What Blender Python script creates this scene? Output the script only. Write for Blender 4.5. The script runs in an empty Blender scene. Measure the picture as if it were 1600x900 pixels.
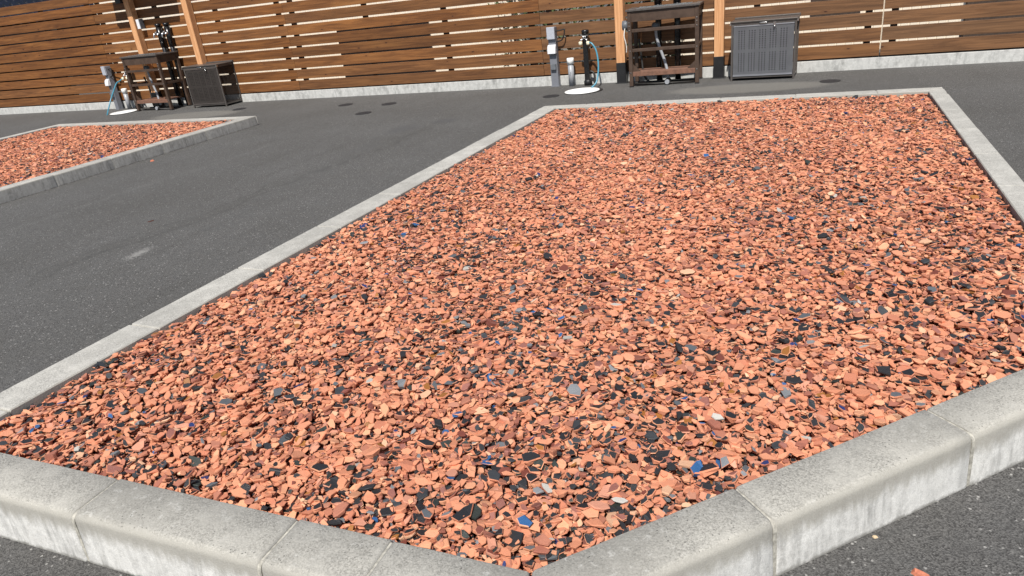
import bpy, bmesh, math, random
import numpy as np
from mathutils import Vector, Matrix

# ------------------------------------------------------------------ camera, sky, sun, exposure
scene = bpy.context.scene
COL = scene.collection
R = math.radians
EYE = 1.26

def camera_basis(pitch, roll, yaw):
    fw = Vector((math.sin(yaw)*math.cos(pitch), math.cos(yaw)*math.cos(pitch), -math.sin(pitch)))
    rt = Vector((math.cos(yaw), -math.sin(yaw), 0)); up = rt.cross(fw)
    c, s = math.cos(roll), math.sin(roll)
    return c*rt + s*up, -s*rt + c*up, fw
rt, up, fw = camera_basis(R(23.5205), R(-6.70136), R(-25.298))
cam_data = bpy.data.cameras.new('camera'); cam = bpy.data.objects.new('camera', cam_data); COL.objects.link(cam)
cam_data.sensor_width = 36; cam_data.lens = 1093.2/1600*36; cam_data.clip_start = 0.05; cam_data.clip_end = 500
m = Matrix.Identity(4)
for i in range(3):
    m[i][0] = rt[i]; m[i][1] = up[i]; m[i][2] = -fw[i]
m.translation = Vector((0, 0, EYE)); cam.matrix_world = m
scene.camera = cam

SUN_EL, SUN_AZ = R(54), R(11)          # azimuth from -Y towards +X
to_sun = Vector((math.sin(SUN_AZ)*math.cos(SUN_EL), -math.cos(SUN_AZ)*math.cos(SUN_EL), math.sin(SUN_EL)))
world = bpy.data.worlds.new('World'); scene.world = world; world.use_nodes = True
wn = world.node_tree.nodes; wl = world.node_tree.links
bg = wn['Background']; sky = wn.new('ShaderNodeTexSky'); sky.sky_type = 'NISHITA'; sky.sun_disc = False
sky.sun_elevation = SUN_EL; sky.sun_rotation = math.atan2(to_sun.x, to_sun.y)
wl.new(sky.outputs[0], bg.inputs[0]); bg.inputs[1].default_value = 0.07
sd = bpy.data.lights.new('sun', 'SUN'); sd.energy = 4.6; sd.angle = R(0.53); sd.color = (1, .955, .89)
sun = bpy.data.objects.new('sun', sd); COL.objects.link(sun)
sun.rotation_euler = to_sun.to_track_quat('Z', 'Y').to_euler(); sun.location = (2, -4, 8)
scene.view_settings.view_transform = 'Standard'; scene.view_settings.look = 'None'
scene.view_settings.exposure = 0.38; scene.view_settings.gamma = 1.0
scene.view_settings.use_curve_mapping = False

# ------------------------------------------------------------------ helpers
rng = random.Random(7)

def tag(o, label=None, cat=None, group=None, kind=None):
    if label: o['label'] = label
    if cat: o['category'] = cat
    if group: o['group'] = group
    if kind: o['kind'] = kind
    return o

def empty(name, loc, rz=0, label=None, cat=None, group=None):
    o = bpy.data.objects.new(name, None); COL.objects.link(o); o.empty_display_size = .05
    o.location = loc; o.rotation_euler = (0, 0, rz)
    return tag(o, label, cat, group)

def obj(name, bm, mats, parent=None, smooth=False, bevel=0):
    me = bpy.data.meshes.new(name)
    bmesh.ops.recalc_face_normals(bm, faces=bm.faces)
    bm.to_mesh(me); bm.free()
    for mt in (mats if isinstance(mats, (list, tuple)) else [mats]): me.materials.append(mt)
    if smooth:
        for p in me.polygons: p.use_smooth = True
    o = bpy.data.objects.new(name, me); COL.objects.link(o)
    if parent: o.parent = parent
    if bevel:
        b = o.modifiers.new('bevel', 'BEVEL'); b.width = bevel; b.segments = 2; b.limit_method = 'ANGLE'
    return o

def box(bm, x0, x1, y0, y1, z0, z1, mi=0):
    v = [bm.verts.new(p) for p in ((x0,y0,z0),(x1,y0,z0),(x1,y1,z0),(x0,y1,z0),(x0,y0,z1),(x1,y0,z1),(x1,y1,z1),(x0,y1,z1))]
    fs = []
    for q in ((0,3,2,1),(4,5,6,7),(0,1,5,4),(1,2,6,5),(2,3,7,6),(3,0,4,7)):
        f = bm.faces.new([v[i] for i in q]); f.material_index = mi; fs.append(f)
    return v, fs

def tube(bm, pts, r, n=12, caps=True, mi=0):
    pts = [Vector(p) for p in pts]; rs = r if isinstance(r, (list, tuple)) else [r]*len(pts)
    rings = []; prev = None
    for i, p in enumerate(pts):
        t = (pts[min(i+1, len(pts)-1)] - pts[max(i-1, 0)]).normalized()
        if prev is None:
            a = Vector((0, 0, 1)) if abs(t.z) < .9 else Vector((1, 0, 0)); u = t.cross(a).normalized()
        else:
            u = (prev - t*prev.dot(t)).normalized()
        prev = u; w = t.cross(u)
        rings.append([bm.verts.new(p + rs[i]*(math.cos(2*math.pi*k/n)*u + math.sin(2*math.pi*k/n)*w)) for k in range(n)])
    for a, b in zip(rings, rings[1:]):
        for k in range(n):
            f = bm.faces.new((a[k], a[(k+1) % n], b[(k+1) % n], b[k])); f.smooth = True; f.material_index = mi
    if caps:
        bm.faces.new(rings[0][::-1]).material_index = mi; bm.faces.new(rings[-1]).material_index = mi

def lathe(bm, prof, c=(0, 0, 0), n=24, mi=0, sx=1, sy=1):
    rings = [[bm.verts.new((c[0]+r*sx*math.cos(2*math.pi*k/n), c[1]+r*sy*math.sin(2*math.pi*k/n), c[2]+z)) for k in range(n)] for r, z in prof]
    for a, b in zip(rings, rings[1:]):
        for k in range(n):
            f = bm.faces.new((a[k], a[(k+1) % n], b[(k+1) % n], b[k])); f.smooth = True; f.material_index = mi
    bm.faces.new(rings[0][::-1]).material_index = mi; bm.faces.new(rings[-1]).material_index = mi

def spline(pts, k=8):
    pts = [Vector(p) for p in pts]; out = []
    for i in range(len(pts)-1):
        a = pts[max(i-1, 0)]; b = pts[i]; c = pts[i+1]; d = pts[min(i+2, len(pts)-1)]
        for j in range(k):
            t = j/k
            out.append(.5*((2*b)+(c-a)*t+(2*a-5*b+4*c-d)*t*t+(3*b-a-3*c+d)*t**3))
    return out+[pts[-1]]

# ------------------------------------------------------------------ materials
class NT:
    def __init__(s, name):
        s.m = bpy.data.materials.new(name); s.m.use_nodes = True
        s.n = s.m.node_tree.nodes; s.l = s.m.node_tree.links; s.b = s.n['Principled BSDF']
        s.geo = s.n.new('ShaderNodeNewGeometry')
    def set(s, sock, v):
        if hasattr(v, 'is_output') or isinstance(v, bpy.types.NodeSocket): s.l.new(v, sock)
        elif isinstance(v, tuple) and len(v) == 3 and sock.type == 'RGBA': sock.default_value = (*v, 1)
        else: sock.default_value = v
    def pos(s, scale=(1, 1, 1), off=None):
        mp = s.n.new('ShaderNodeMapping'); mp.inputs['Scale'].default_value = scale
        s.l.new(s.geo.outputs['Position'] if off is None else off, mp.inputs[0]); return mp.outputs[0]
    def noise(s, scale, vec=None, detail=4, rough=.55, dist=0):
        t = s.n.new('ShaderNodeTexNoise'); t.inputs['Scale'].default_value = scale; t.inputs['Detail'].default_value = detail
        t.inputs['Roughness'].default_value = rough; t.inputs['Distortion'].default_value = dist
        s.l.new(vec if vec is not None else s.pos(), t.inputs['Vector']); return t.outputs['Fac']
    def voro(s, scale, vec=None, feature='F1'):
        t = s.n.new('ShaderNodeTexVoronoi'); t.feature = feature; t.inputs['Scale'].default_value = scale
        s.l.new(vec if vec is not None else s.pos(), t.inputs['Vector']); return t
    def math(s, op, a, b=0.0, c=0.0, clamp=False):
        t = s.n.new('ShaderNodeMath'); t.operation = op; t.use_clamp = clamp
        for i, v in enumerate((a, b, c)): s.set(t.inputs[i], v)
        return t.outputs[0]
    def ramp(s, v, a, b, lo=0.0, hi=1.0):
        t = s.n.new('ShaderNodeMapRange'); t.interpolation_type = 'SMOOTHSTEP'
        s.l.new(v, t.inputs[0]); t.inputs[1].default_value = a; t.inputs[2].default_value = b
        t.inputs[3].default_value = lo; t.inputs[4].default_value = hi; return t.outputs[0]
    def mix(s, f, a, b, mode='MIX'):
        t = s.n.new('ShaderNodeMix'); t.data_type = 'RGBA'; t.blend_type = mode
        s.set(t.inputs[0], f); s.set(t.inputs[6], a); s.set(t.inputs[7], b); return t.outputs[2]
    def xyz(s, v=None):
        t = s.n.new('ShaderNodeSeparateXYZ'); s.l.new(v if v is not None else s.geo.outputs['Position'], t.inputs[0]); return t.outputs
    def bump(s, h, dist=.002, strength=1.0):
        t = s.n.new('ShaderNodeBump'); t.inputs['Distance'].default_value = dist; t.inputs['Strength'].default_value = strength
        s.l.new(h, t.inputs['Height']); s.l.new(t.outputs[0], s.b.inputs['Normal'])
    def fin(s, col, rough=.7, metal=0.0, spec=.5):
        s.set(s.b.inputs['Base Color'], col); s.set(s.b.inputs['Roughness'], rough); s.set(s.b.inputs['Metallic'], metal)
        s.b.inputs['Specular IOR Level'].default_value = spec
        return s.m

def plain(name, col, rough=.6, metal=0.0, var=.18, sc=40, spec=.5, bump=0):
    t = NT(name); n = t.noise(sc, detail=5)
    lo = tuple(c*(1-var) for c in col); hi = tuple(min(1, c*(1+var)) for c in col)
    c = t.mix(t.ramp(n, .3, .7), lo, hi)
    if bump: t.bump(n, bump)
    return t.fin(c, t.ramp(t.noise(sc*.4), .3, .7, rough*.85, min(1, rough*1.15)), metal, spec)

def asphalt():
    t = NT('asphalt'); x, y, z = t.xyz()
    v = t.voro(290); agg = t.mix(t.ramp(v.outputs['Color'], 0, 1), (.035, .035, .034), (.125, .123, .118))
    v2 = t.voro(120); c2 = t.n.new('ShaderNodeSeparateColor'); t.l.new(v2.outputs['Color'], c2.inputs[0])
    c1 = t.n.new('ShaderNodeSeparateColor'); t.l.new(v.outputs['Color'], c1.inputs[0])
    agg = t.mix(c1.outputs[0], (.042, .041, .040), (.158, .155, .149))
    fleck = t.ramp(c2.outputs[1], .92, .98); small = t.ramp(v2.outputs['Distance'], .55, .25)
    agg = t.mix(t.math('MULTIPLY', t.math('MULTIPLY', fleck, small), .7), agg, (.5, .49, .47))
    big = t.noise(.9, detail=6, rough=.6); agg = t.mix(t.ramp(big, .25, .75), agg, t.mix(1.0, agg, (.80, .79, .77), 'MULTIPLY'))
    mid = t.noise(14, detail=4); agg = t.mix(t.ramp(mid, .35, .75, 0, .3), agg, (.10, .10, .098))
    # long brushed streaks running along the lane
    st = t.noise(1.0, t.pos((7, .7, 1)), detail=5); agg = t.mix(t.ramp(st, .5, .8, 0, .4), agg, t.mix(1.0, agg, (.72, .72, .7), 'MULTIPLY'))
    # worn dark drip line between the two beds
    wob = t.math('MULTIPLY', t.math('SUBTRACT', t.noise(1.6, detail=5), .5), .5)
    def line(x0, y0, x1, y1, w, hi, col):
        nonlocal agg
        L = math.hypot(x1-x0, y1-y0); dx, dy = (x1-x0)/L, (y1-y0)/L
        px = t.math('SUBTRACT', x, x0); py = t.math('SUBTRACT', y, y0)
        d = t.math('ABSOLUTE', t.math('ADD', t.math('SUBTRACT', t.math('MULTIPLY', px, dy), t.math('MULTIPLY', py, dx)), wob))
        s = t.math('ADD', t.math('MULTIPLY', px, dx), t.math('MULTIPLY', py, dy))
        m = t.math('MULTIPLY', t.ramp(d, w, 0), t.math('MULTIPLY', t.ramp(s, 0, .3), t.ramp(s, L, L-.6)))
        m = t.math('MULTIPLY', m, t.ramp(t.noise(6, detail=4), .3, .6))
        agg = t.mix(t.math('MULTIPLY', m, hi), agg, col)
    line(-4.1, 2.0, -3.6, 6.8, .20, .28, (.06, .058, .052))
    line(-4.05, 2.1, -3.55, 6.8, .03, .5, (.055, .055, .053))
    line(-4.2, 1.8, -3.9, 4.6, .02, .5, (.055, .055, .053))
    line(-5.4, 2.2, -5.1, 6.0, .09, .07, (.26, .26, .25))
    line(-3.6, 3.0, -4.2, 8.0, .16, .35, (.08, .08, .078))
    def blob(cx, cy, rx, ry, k, col, soft=.5, ang=0.0, ns=9, na=.5):
        nonlocal agg
        ca, sa = math.cos(ang), math.sin(ang)
        px = t.math('SUBTRACT', x, cx); py = t.math('SUBTRACT', y, cy)
        u = t.math('DIVIDE', t.math('ADD', t.math('MULTIPLY', px, ca), t.math('MULTIPLY', py, sa)), rx)
        v = t.math('DIVIDE', t.math('SUBTRACT', t.math('MULTIPLY', py, ca), t.math('MULTIPLY', px, sa)), ry)
        d = t.math('SQRT', t.math('ADD', t.math('MULTIPLY', u, u), t.math('MULTIPLY', v, v)))
        d = t.math('ADD', d, t.math('MULTIPLY', t.math('SUBTRACT', t.noise(ns, detail=4), .5), na*2))
        agg = t.mix(t.math('MULTIPLY', t.ramp(d, 1, 1-soft), k), agg, col)
    blob(-3.755, 2.74, .060, .14, .62, (.30, .295, .28), .9, .15, 60, 1.3)
    blob(-3.64, 6.54, .19, .19, .75, (.075, .075, .075), .7)
    blob(-3.95, 6.2, .24, .3, .6, (.075, .075, .075), .8)
    blob(-.75, 7.75, .95, .33, .45, (.225, .215, .19), .35, .05, 5, .12)
    blob(-8.3, 7.6, .9, .35, .45, (.225, .215, .19), .35, .05, 5, .12)
    t.bump(v.outputs['Distance'], .0022, .9)
    return t.fin(agg, .86, 0, .3)

def concrete(name, top=(.345, .333, .298), face=(.64, .635, .61), streak=(42, 42, 6), zface=True, h=.15):
    t = NT(name); x, y, z = t.xyz(); nz = t.xyz(t.geo.outputs['True Normal'])[2]
    fine = t.noise(170, detail=5, rough=.7); blot = t.noise(11, detail=6, rough=.65); wide = t.noise(2.6, detail=3)
    grain = t.voro(330); gc = t.n.new('ShaderNodeSeparateColor'); t.l.new(grain.outputs['Color'], gc.inputs[0])
    ct = t.mix(t.ramp(fine, .3, .7), tuple(c*.74 for c in top), tuple(c*1.2 for c in top))
    ct = t.mix(.5, ct, t.mix(gc.outputs[0], tuple(c*.45 for c in top), tuple(c*1.6 for c in top)))
    ct = t.mix(t.ramp(blot, .42, .66, 0, .55), ct, tuple(c*1.35 for c in top))
    ct = t.mix(t.ramp(wide, .4, .7, 0, .5), ct, tuple(c*.72 for c in top))
    ct = t.mix(t.math('MULTIPLY', t.ramp(t.noise(38, detail=6, rough=.75), .55, .68), t.ramp(wide, .38, .6, 0, .6)), ct, (.56, .55, .51))
    v = t.voro(95); pit = t.math('MULTIPLY', t.ramp(v.outputs['Distance'], .22, .1), t.ramp(t.noise(7), .45, .6))
    ct = t.mix(t.math('MULTIPLY', pit, .8), ct, (.06, .06, .055))
    s1 = t.noise(1, t.pos(streak), detail=6, rough=.7); s2 = t.noise(24, detail=6, rough=.75)
    s3 = t.noise(5, detail=5, rough=.7)
    fc = t.mix(t.math('MULTIPLY', t.ramp(s1, .62, .33), t.ramp(s3, .35, .65, .25, 1)), face, tuple(c*.52 for c in face))
    fc = t.mix(t.ramp(t.noise(60, detail=5, rough=.75), .5, .68, 0, .5), fc, tuple(c*.62 for c in face))
    fc = t.mix(t.ramp(s2, .45, .72, 0, .6), fc, tuple(min(1, c*1.28) for c in face))
    if zface:
        jit = t.math('MULTIPLY', t.math('SUBTRACT', t.noise(1, t.pos((26, 26, 9)), detail=6, rough=.7), .5), .09)
        band = t.math('ADD', z, jit)
        fc = t.mix(t.ramp(band, h*.50, h*.80, 0, .85), fc, (.31, .297, .262))
        edge = t.math('ADD', z, t.math('MULTIPLY', t.math('SUBTRACT', s2, .5), .03))
        fc = t.mix(t.math('MULTIPLY', t.ramp(edge, h*.80, h*.92), t.ramp(blot, .3, .6, .25, .8)), fc, (.37, .357, .318))
        grime = t.math('ADD', z, t.math('MULTIPLY', t.math('SUBTRACT', s2, .5), .03))
        fc = t.mix(t.ramp(grime, .012, .0, 0, .7), fc, (.12, .115, .10))
        speck = t.noise(380, detail=2); fc = t.mix(t.ramp(speck, .35, .65, 0, .22), fc, (.16, .15, .13))
        c = t.mix(t.ramp(nz, .60, .985), fc, ct)
    else: c = fc
    t.bump(t.math('ADD', fine, t.math('MULTIPLY', blot, 1.5)), .0016, .8)
    return t.fin(c, .9, 0, .25)

def board_wood():
    t = NT('board_wood'); a = t.n.new('ShaderNodeAttribute'); a.attribute_name = 'tint'
    sep = t.n.new('ShaderNodeSeparateColor'); t.l.new(a.outputs['Color'], sep.inputs[0])
    cmb = t.n.new('ShaderNodeCombineXYZ'); x, y, z = t.xyz()
    t.l.new(t.math('ADD', x, t.math('MULTIPLY', sep.outputs[0], 50)), cmb.inputs[0]); t.l.new(y, cmb.inputs[1])
    t.l.new(t.math('ADD', z, t.math('MULTIPLY', sep.outputs[1], 9)), cmb.inputs[2]); p = cmb.outputs[0]
    g1 = t.noise(1, t.pos((1.3, 20, 26), p), detail=8, rough=.68, dist=1.2)
    g2 = t.noise(1, t.pos((5, 60, 190), p), detail=5, rough=.6)
    g3 = t.noise(1, t.pos((.8, 3, 7), p), detail=4)
    c = t.mix(t.ramp(g1, .3, .72), (.105, .036, .009), (.285, .112, .030))
    c = t.mix(t.ramp(g2, .35, .7, 0, .45), c, (.11, .050, .020))
    c = t.mix(t.ramp(g3, .5, .75, 0, .5), c, (.37, .16, .045))
    grey = t.mix(t.ramp(g1, .3, .7), (.105, .056, .028), (.225, .122, .062))
    c = t.mix(sep.outputs[2], c, grey)
    k = t.voro(1, t.pos((4.2, 4, 11), p)); kk = t.n.new('ShaderNodeSeparateColor'); t.l.new(k.outputs['Color'], kk.inputs[0])
    knot = t.math('MULTIPLY', t.ramp(k.outputs['Distance'], .11, .05), t.ramp(kk.outputs[0], .42, .44))
    halo = t.math('MULTIPLY', t.ramp(k.outputs['Distance'], .3, .1), t.ramp(kk.outputs[0], .42, .44))
    c = t.mix(t.math('MULTIPLY', halo, .3), c, (.13, .05, .018)); c = t.mix(t.math('MULTIPLY', knot, .9), c, (.035, .012, .006))
    hs = t.n.new('ShaderNodeHueSaturation'); t.l.new(c, hs.inputs['Color'])
    t.l.new(t.math('MULTIPLY_ADD', sep.outputs[1], .32, .74), hs.inputs['Value'])
    t.bump(g2, .0012, .7)
    return t.fin(hs.outputs[0], .62, 0, .35)

def post_wood():
    t = NT('post_wood'); g = t.noise(1, t.pos((60, 60, 2.2)), detail=6, rough=.6, dist=.8); g2 = t.noise(1, t.pos((16, 16, .8)), detail=4)
    c = t.mix(t.ramp(g, .3, .7), (.50, .24, .105), (.72, .40, .20)); c = t.mix(t.ramp(g2, .45, .75, 0, .5), c, (.42, .19, .085))
    t.bump(g, .001); return t.fin(c, .6, 0, .35)

def brown_frame(): 
    t = NT('brown_frame'); g = t.noise(1, t.pos((14, 14, 14)), detail=6); f = t.noise(260, detail=3)
    c = t.mix(t.ramp(g, .3, .7), (.050, .030, .020), (.078, .049, .034)); c = t.mix(t.ramp(f, .5, .8, 0, .3), c, (.11, .08, .065))
    return t.fin(c, .55, 0, .4)

M_ASPH = asphalt()
M_KERB = concrete('kerb_concrete')
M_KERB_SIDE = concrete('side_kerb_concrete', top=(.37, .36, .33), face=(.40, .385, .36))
M_MORTAR = plain('mortar', (.36, .345, .30), .95, 0, .3, 90)
M_BASE = concrete('fence_base_concrete', top=(.42, .42, .41), face=(.50, .50, .48), streak=(18, 18, 5), zface=False)
M_BOARD = board_wood(); M_POST = post_wood(); M_FRAME = brown_frame()
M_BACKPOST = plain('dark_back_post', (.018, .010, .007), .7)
M_BLACK = plain('black_powder_coat', (.012, .012, .013), .45)
M_BLACKG = plain('black_gloss', (.010, .010, .011), .25)
M_GREYP = plain('grey_enamel', (.17, .178, .20), .45, .0, .06)
M_HOOD = plain('pale_hood', (.72, .73, .76), .4, 0, .04)
M_GREYL = plain('light_grey_enamel', (.40, .42, .47), .4, .0, .05)
M_DGREY = plain('dark_grey_plastic', (.12, .13, .145), .5)
M_PIPE = plain('grey_pvc', (.30, .31, .33), .4, 0, .06)
M_WHITE = plain('white_plastic', (.86, .86, .84), .45, 0, .03)
M_STEEL = plain('stainless_steel', (.62, .62, .62), .28, 1, .08)
M_CABDOOR = plain('grey_metal_door', (.33, .335, .36), .36, .45, .06, 9)
M_CABDOOR_REFL = plain('brown_reflection_door', (.105, .090, .082), .42, .3, .06, 9)  # darker copy of the door metal, with its reflection put into the colour
M_CABFRM = plain('brown_metal_frame', (.13, .115, .105), .4, .5, .1)
M_BRASS = plain('cream_fitting', (.75, .70, .52), .4)
M_TEAL = plain('teal_hose_rubber', (.055, .23, .32), .3, 0, .08)
M_CABLE = plain('black_cable', (.02, .018, .016), .5)
M_COVER = plain('cast_cover', (.024, .024, .026), .7, 0, .3, 160, .3, .001)
M_SOIL = plain('red_dust_soil', (.16, .055, .034), .95, 0, .4, 60)
M_SIDING = plain('cream_siding', (.80, .72, .60), .6, 0, .04, 3)
M_DARKWIN = plain('dark_opening', (.012, .010, .010), .4)
M_TILE = plain('blue_black_roof_tile', (.008, .011, .020), .35, 0, .3, 14)
M_TRIM = plain('dark_brown_trim', (.05, .034, .026), .6)
M_LEAF = plain('hedge_leaf', (.055, .085, .028), .6, 0, .5, 12)
M_BARK = plain('hedge_stem', (.05, .035, .025), .9)
M_CLOTH = plain('white_cord', (.72, .70, .66), .7)

def gravel_mat():
    t = NT('crushed_tile'); a = t.n.new('ShaderNodeAttribute'); a.attribute_name = 'tone'
    f = t.noise(420, detail=3, rough=.6); g = t.noise(60, detail=4)
    c = t.mix(t.ramp(f, .35, .7, 0, .28), a.outputs['Color'], t.mix(1.0, a.outputs['Color'], (.62, .60, .60), 'MULTIPLY'))
    c = t.mix(t.ramp(g, .55, .8, 0, .25), c, t.mix(1.0, a.outputs['Color'], (1.15, 1.2, 1.25), 'MULTIPLY'))
    t.bump(t.math('ADD', f, g), .0013, .9)
    return t.fin(c, a.outputs['Alpha'], 0, .4)
M_GRAVEL = gravel_mat()

# ------------------------------------------------------------------ ground
bm = bmesh.new(); S = 60
vs = [bm.verts.new(p) for p in ((-S, -S, 0), (S, -S, 0), (S, S, 0), (-S, S, 0))]; bm.faces.new(vs)
tag(obj('asphalt_pavement', bm, M_ASPH), kind='structure')

# ------------------------------------------------------------------ kerbed beds
def isect(p, d, q, e):
    den = d.x*e.y - d.y*e.x; s = ((q.x-p.x)*e.y - (q.y-p.y)*e.x)/den; return p + d*s

def kerb_profile(w, h, rnd):
    if rnd:
        r = .020 if h > .12 else .013
        pr = [(0, -.04), (0, h-.003), (.003, h)]
        for k in range(0, 7):
            a = math.pi/2*k/6; pr.append((w-.008-r+r*math.sin(a), h-r+r*math.cos(a)-.0))
        return pr+[(w, 0), (w, -.04)]
    return [(0, -.04), (0, h-.004), (.004, h), (w-.004, h), (w, h-.004), (w, -.04)]

def border(root, inner, widths, h, rounds, mats, first, extra=None):
    """inner: polygon corners of the inner kerb line, counter-clockwise; one mesh per kerb block"""
    n = len(inner); P = [Vector((*p, 0)) for p in inner]
    D = [(P[(i+1) % n]-P[i]).normalized() for i in range(n)]; N = [Vector((d.y, -d.x, 0)) for d in D]
    outer = [isect(P[i]+N[i-1]*widths[i-1], D[i-1], P[i]+N[i]*widths[i], D[i]) for i in range(n)]
    for i in range(n):
        w = widths[i]; pr = kerb_profile(w, h, rounds[i]); L = (P[(i+1) % n]-P[i]).length
        cuts = [0.0]; s = first[i]
        while s < L-.12:
            if s > .1: cuts.append(s)
            s += .6
        if extra and i in extra: cuts = [c for c in cuts if abs(c-extra[i]) > .25 or c == 0]+[extra[i]]
        cuts.append(L)
        for k in range(len(cuts)-1):
            a, b = cuts[k], cuts[k+1]; bm = bmesh.new(); g = .003 if rounds[i] else .0015
            ends = []
            for side, s in ((0, a), (1, b)):
                pin = P[i]+D[i]*s; pout = pin+N[i]*w
                if side == 0 and k == 0: pout = outer[i]
                if side == 1 and k == len(cuts)-2: pout = outer[(i+1) % n]
                off = D[i]*(g if side == 0 else -g)
                pin = pin+off; pout = pout+off
                ends.append([(pin.lerp(pout, u/w), z) for u, z in pr])
            # chamfered block ends: small step in at each end
            rings = []
            dz = rng.uniform(-.0015, .0015); do = N[i]*rng.uniform(-.0015, .0015)
            nseg = max(2, int((b-a)/.04))
            for q in range(nseg+1):
                f = q/nseg; ring = []
                for (pa, za), (pb, zb), (u, z0) in zip(ends[0], ends[1], pr):
                    p = pa.lerp(pb, f)
                    inset = (.004 if h > .12 else .0012) if q in (0, nseg) else 0
                    zz = z0-inset if z0 > .05 else z0
                    pp = p-N[i]*(inset if u > w*.6 else 0)
                    wear = .0 if z0 < .05 else rng.uniform(-.0006, .0006)
                    ring.append(bm.verts.new((pp.x+do.x, pp.y+do.y, zz+dz+wear)))
                rings.append(ring)
            # move second / second-last rings close to the ends so the chamfer is small
            for q, src in ((1, 0), (nseg-1, nseg)):
                if nseg > 3:
                    for v, e, vz in zip(rings[q], rings[src], pr):
                        sgn = D[i]*(.006 if q == 1 else -.006)
                        v.co.x = e.co.x+sgn.x+(N[i].x*(.004 if h > .12 else .0012) if vz[0] > w*.6 else 0); v.co.y = e.co.y+sgn.y+(N[i].y*(.004 if h > .12 else .0012) if vz[0] > w*.6 else 0)
            for r0, r1 in zip(rings, rings[1:]):
                for j in range(len(pr)):
                    jj = (j+1) % len(pr); f = bm.faces.new((r0[j], r0[jj], r1[jj], r1[j]))
                    f.smooth = rounds[i] and 2 <= j <= 9
            bm.faces.new(rings[0]); bm.faces.new(rings[-1][::-1])
            obj('kerb_block', bm, mats[i], root)
        # mortar in the joints, a little recessed
        for s in cuts[1:-1]:
            bm = bmesh.new(); a = P[i]+D[i]*(s-.005); b = P[i]+D[i]*(s+.005)
            pr2 = [(max(.004, min(u, w-(.0035 if h > .12 else .0006))), z-((.0045 if h > .12 else .0006) if z > .02 else 0)) for u, z in pr]
            r0 = [bm.verts.new((*(a+N[i]*u).xy, z)) for u, z in pr2]; r1 = [bm.verts.new((*(b+N[i]*u).xy, z)) for u, z in pr2]
            for j in range(len(pr)):
                jj = (j+1) % len(pr); bm.faces.new((r0[j], r0[jj], r1[jj], r1[j]))
            bm.faces.new(r0); bm.faces.new(r1[::-1])
            obj('mortar_joint', bm, M_MORTAR, root)
    return outer

BED1 = [(-2.400, .940), (-.492, .972), (.790, 2.270), (.735, 6.300), (-2.270, 6.195)]
K1 = empty('concrete_border', (0, 0, 0), 0, 'pale grey concrete kerb border enclosing the large red bed in the foreground', 'kerb', 'kerb borders of the gravel beds')
border(K1, BED1, [.155, .140, .115, .145, .165], .15, [1, 1, 0, 0, 0], [M_KERB, M_KERB, M_KERB_SIDE, M_KERB_SIDE, M_KERB_SIDE], [.115, .515, .3, .35, .285], {0: 1.576})
BED2 = [(-9.60, .95), (-7.70, .97), (-6.53, 2.2), (-6.44, 6.54), (-9.74, 6.54)]
K2 = empty('concrete_border', (0, 0, 0), 0, 'concrete kerb border around the smaller far red bed on the left', 'kerb', 'kerb borders of the gravel beds')
border(K2, BED2, [.155, .14, .15, .145, .14], .11, [1, 1, 1, 0, 0], [M_KERB, M_KERB, M_KERB_SIDE, M_KERB_SIDE, M_KERB_SIDE], [.3, .5, .08, .35, .12])

def poly_sheet(name, pts, z, m):
    bm = bmesh.new(); bm.faces.new([bm.verts.new((x, y, z)) for x, y in pts]); o = obj(name, bm, m); tag(o, kind='structure'); return o
poly_sheet('soil', BED1, .101, M_SOIL); poly_sheet('soil', BED2, .057, M_SOIL)

# ------------------------------------------------------------------ crushed tile gravel
TERRA = np.array([(.64, .282, .170), (.61, .255, .150), (.68, .335, .200), (.52, .205, .125), (.43, .180, .120), (.60, .285, .195), (.71, .43, .28), (.34, .130, .090)])*np.array([.94, .90, .86])
TW = np.array([.29, .23, .16, .11, .06, .08, .03, .04])
GLAZE = np.array([(.022, .022, .024), (.035, .038, .042), (.028, .034, .030), (.19, .20, .21), (.09, .10, .11), (.30, .12, .03), (.03, .10, .24), (.022, .035, .12), (.16, .045, .03), (.40, .385, .35), (.27, .11, .085)])
GW = np.array([.38, .17, .09, .04, .06, .035, .008, .010, .06, .01, .14])

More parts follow.
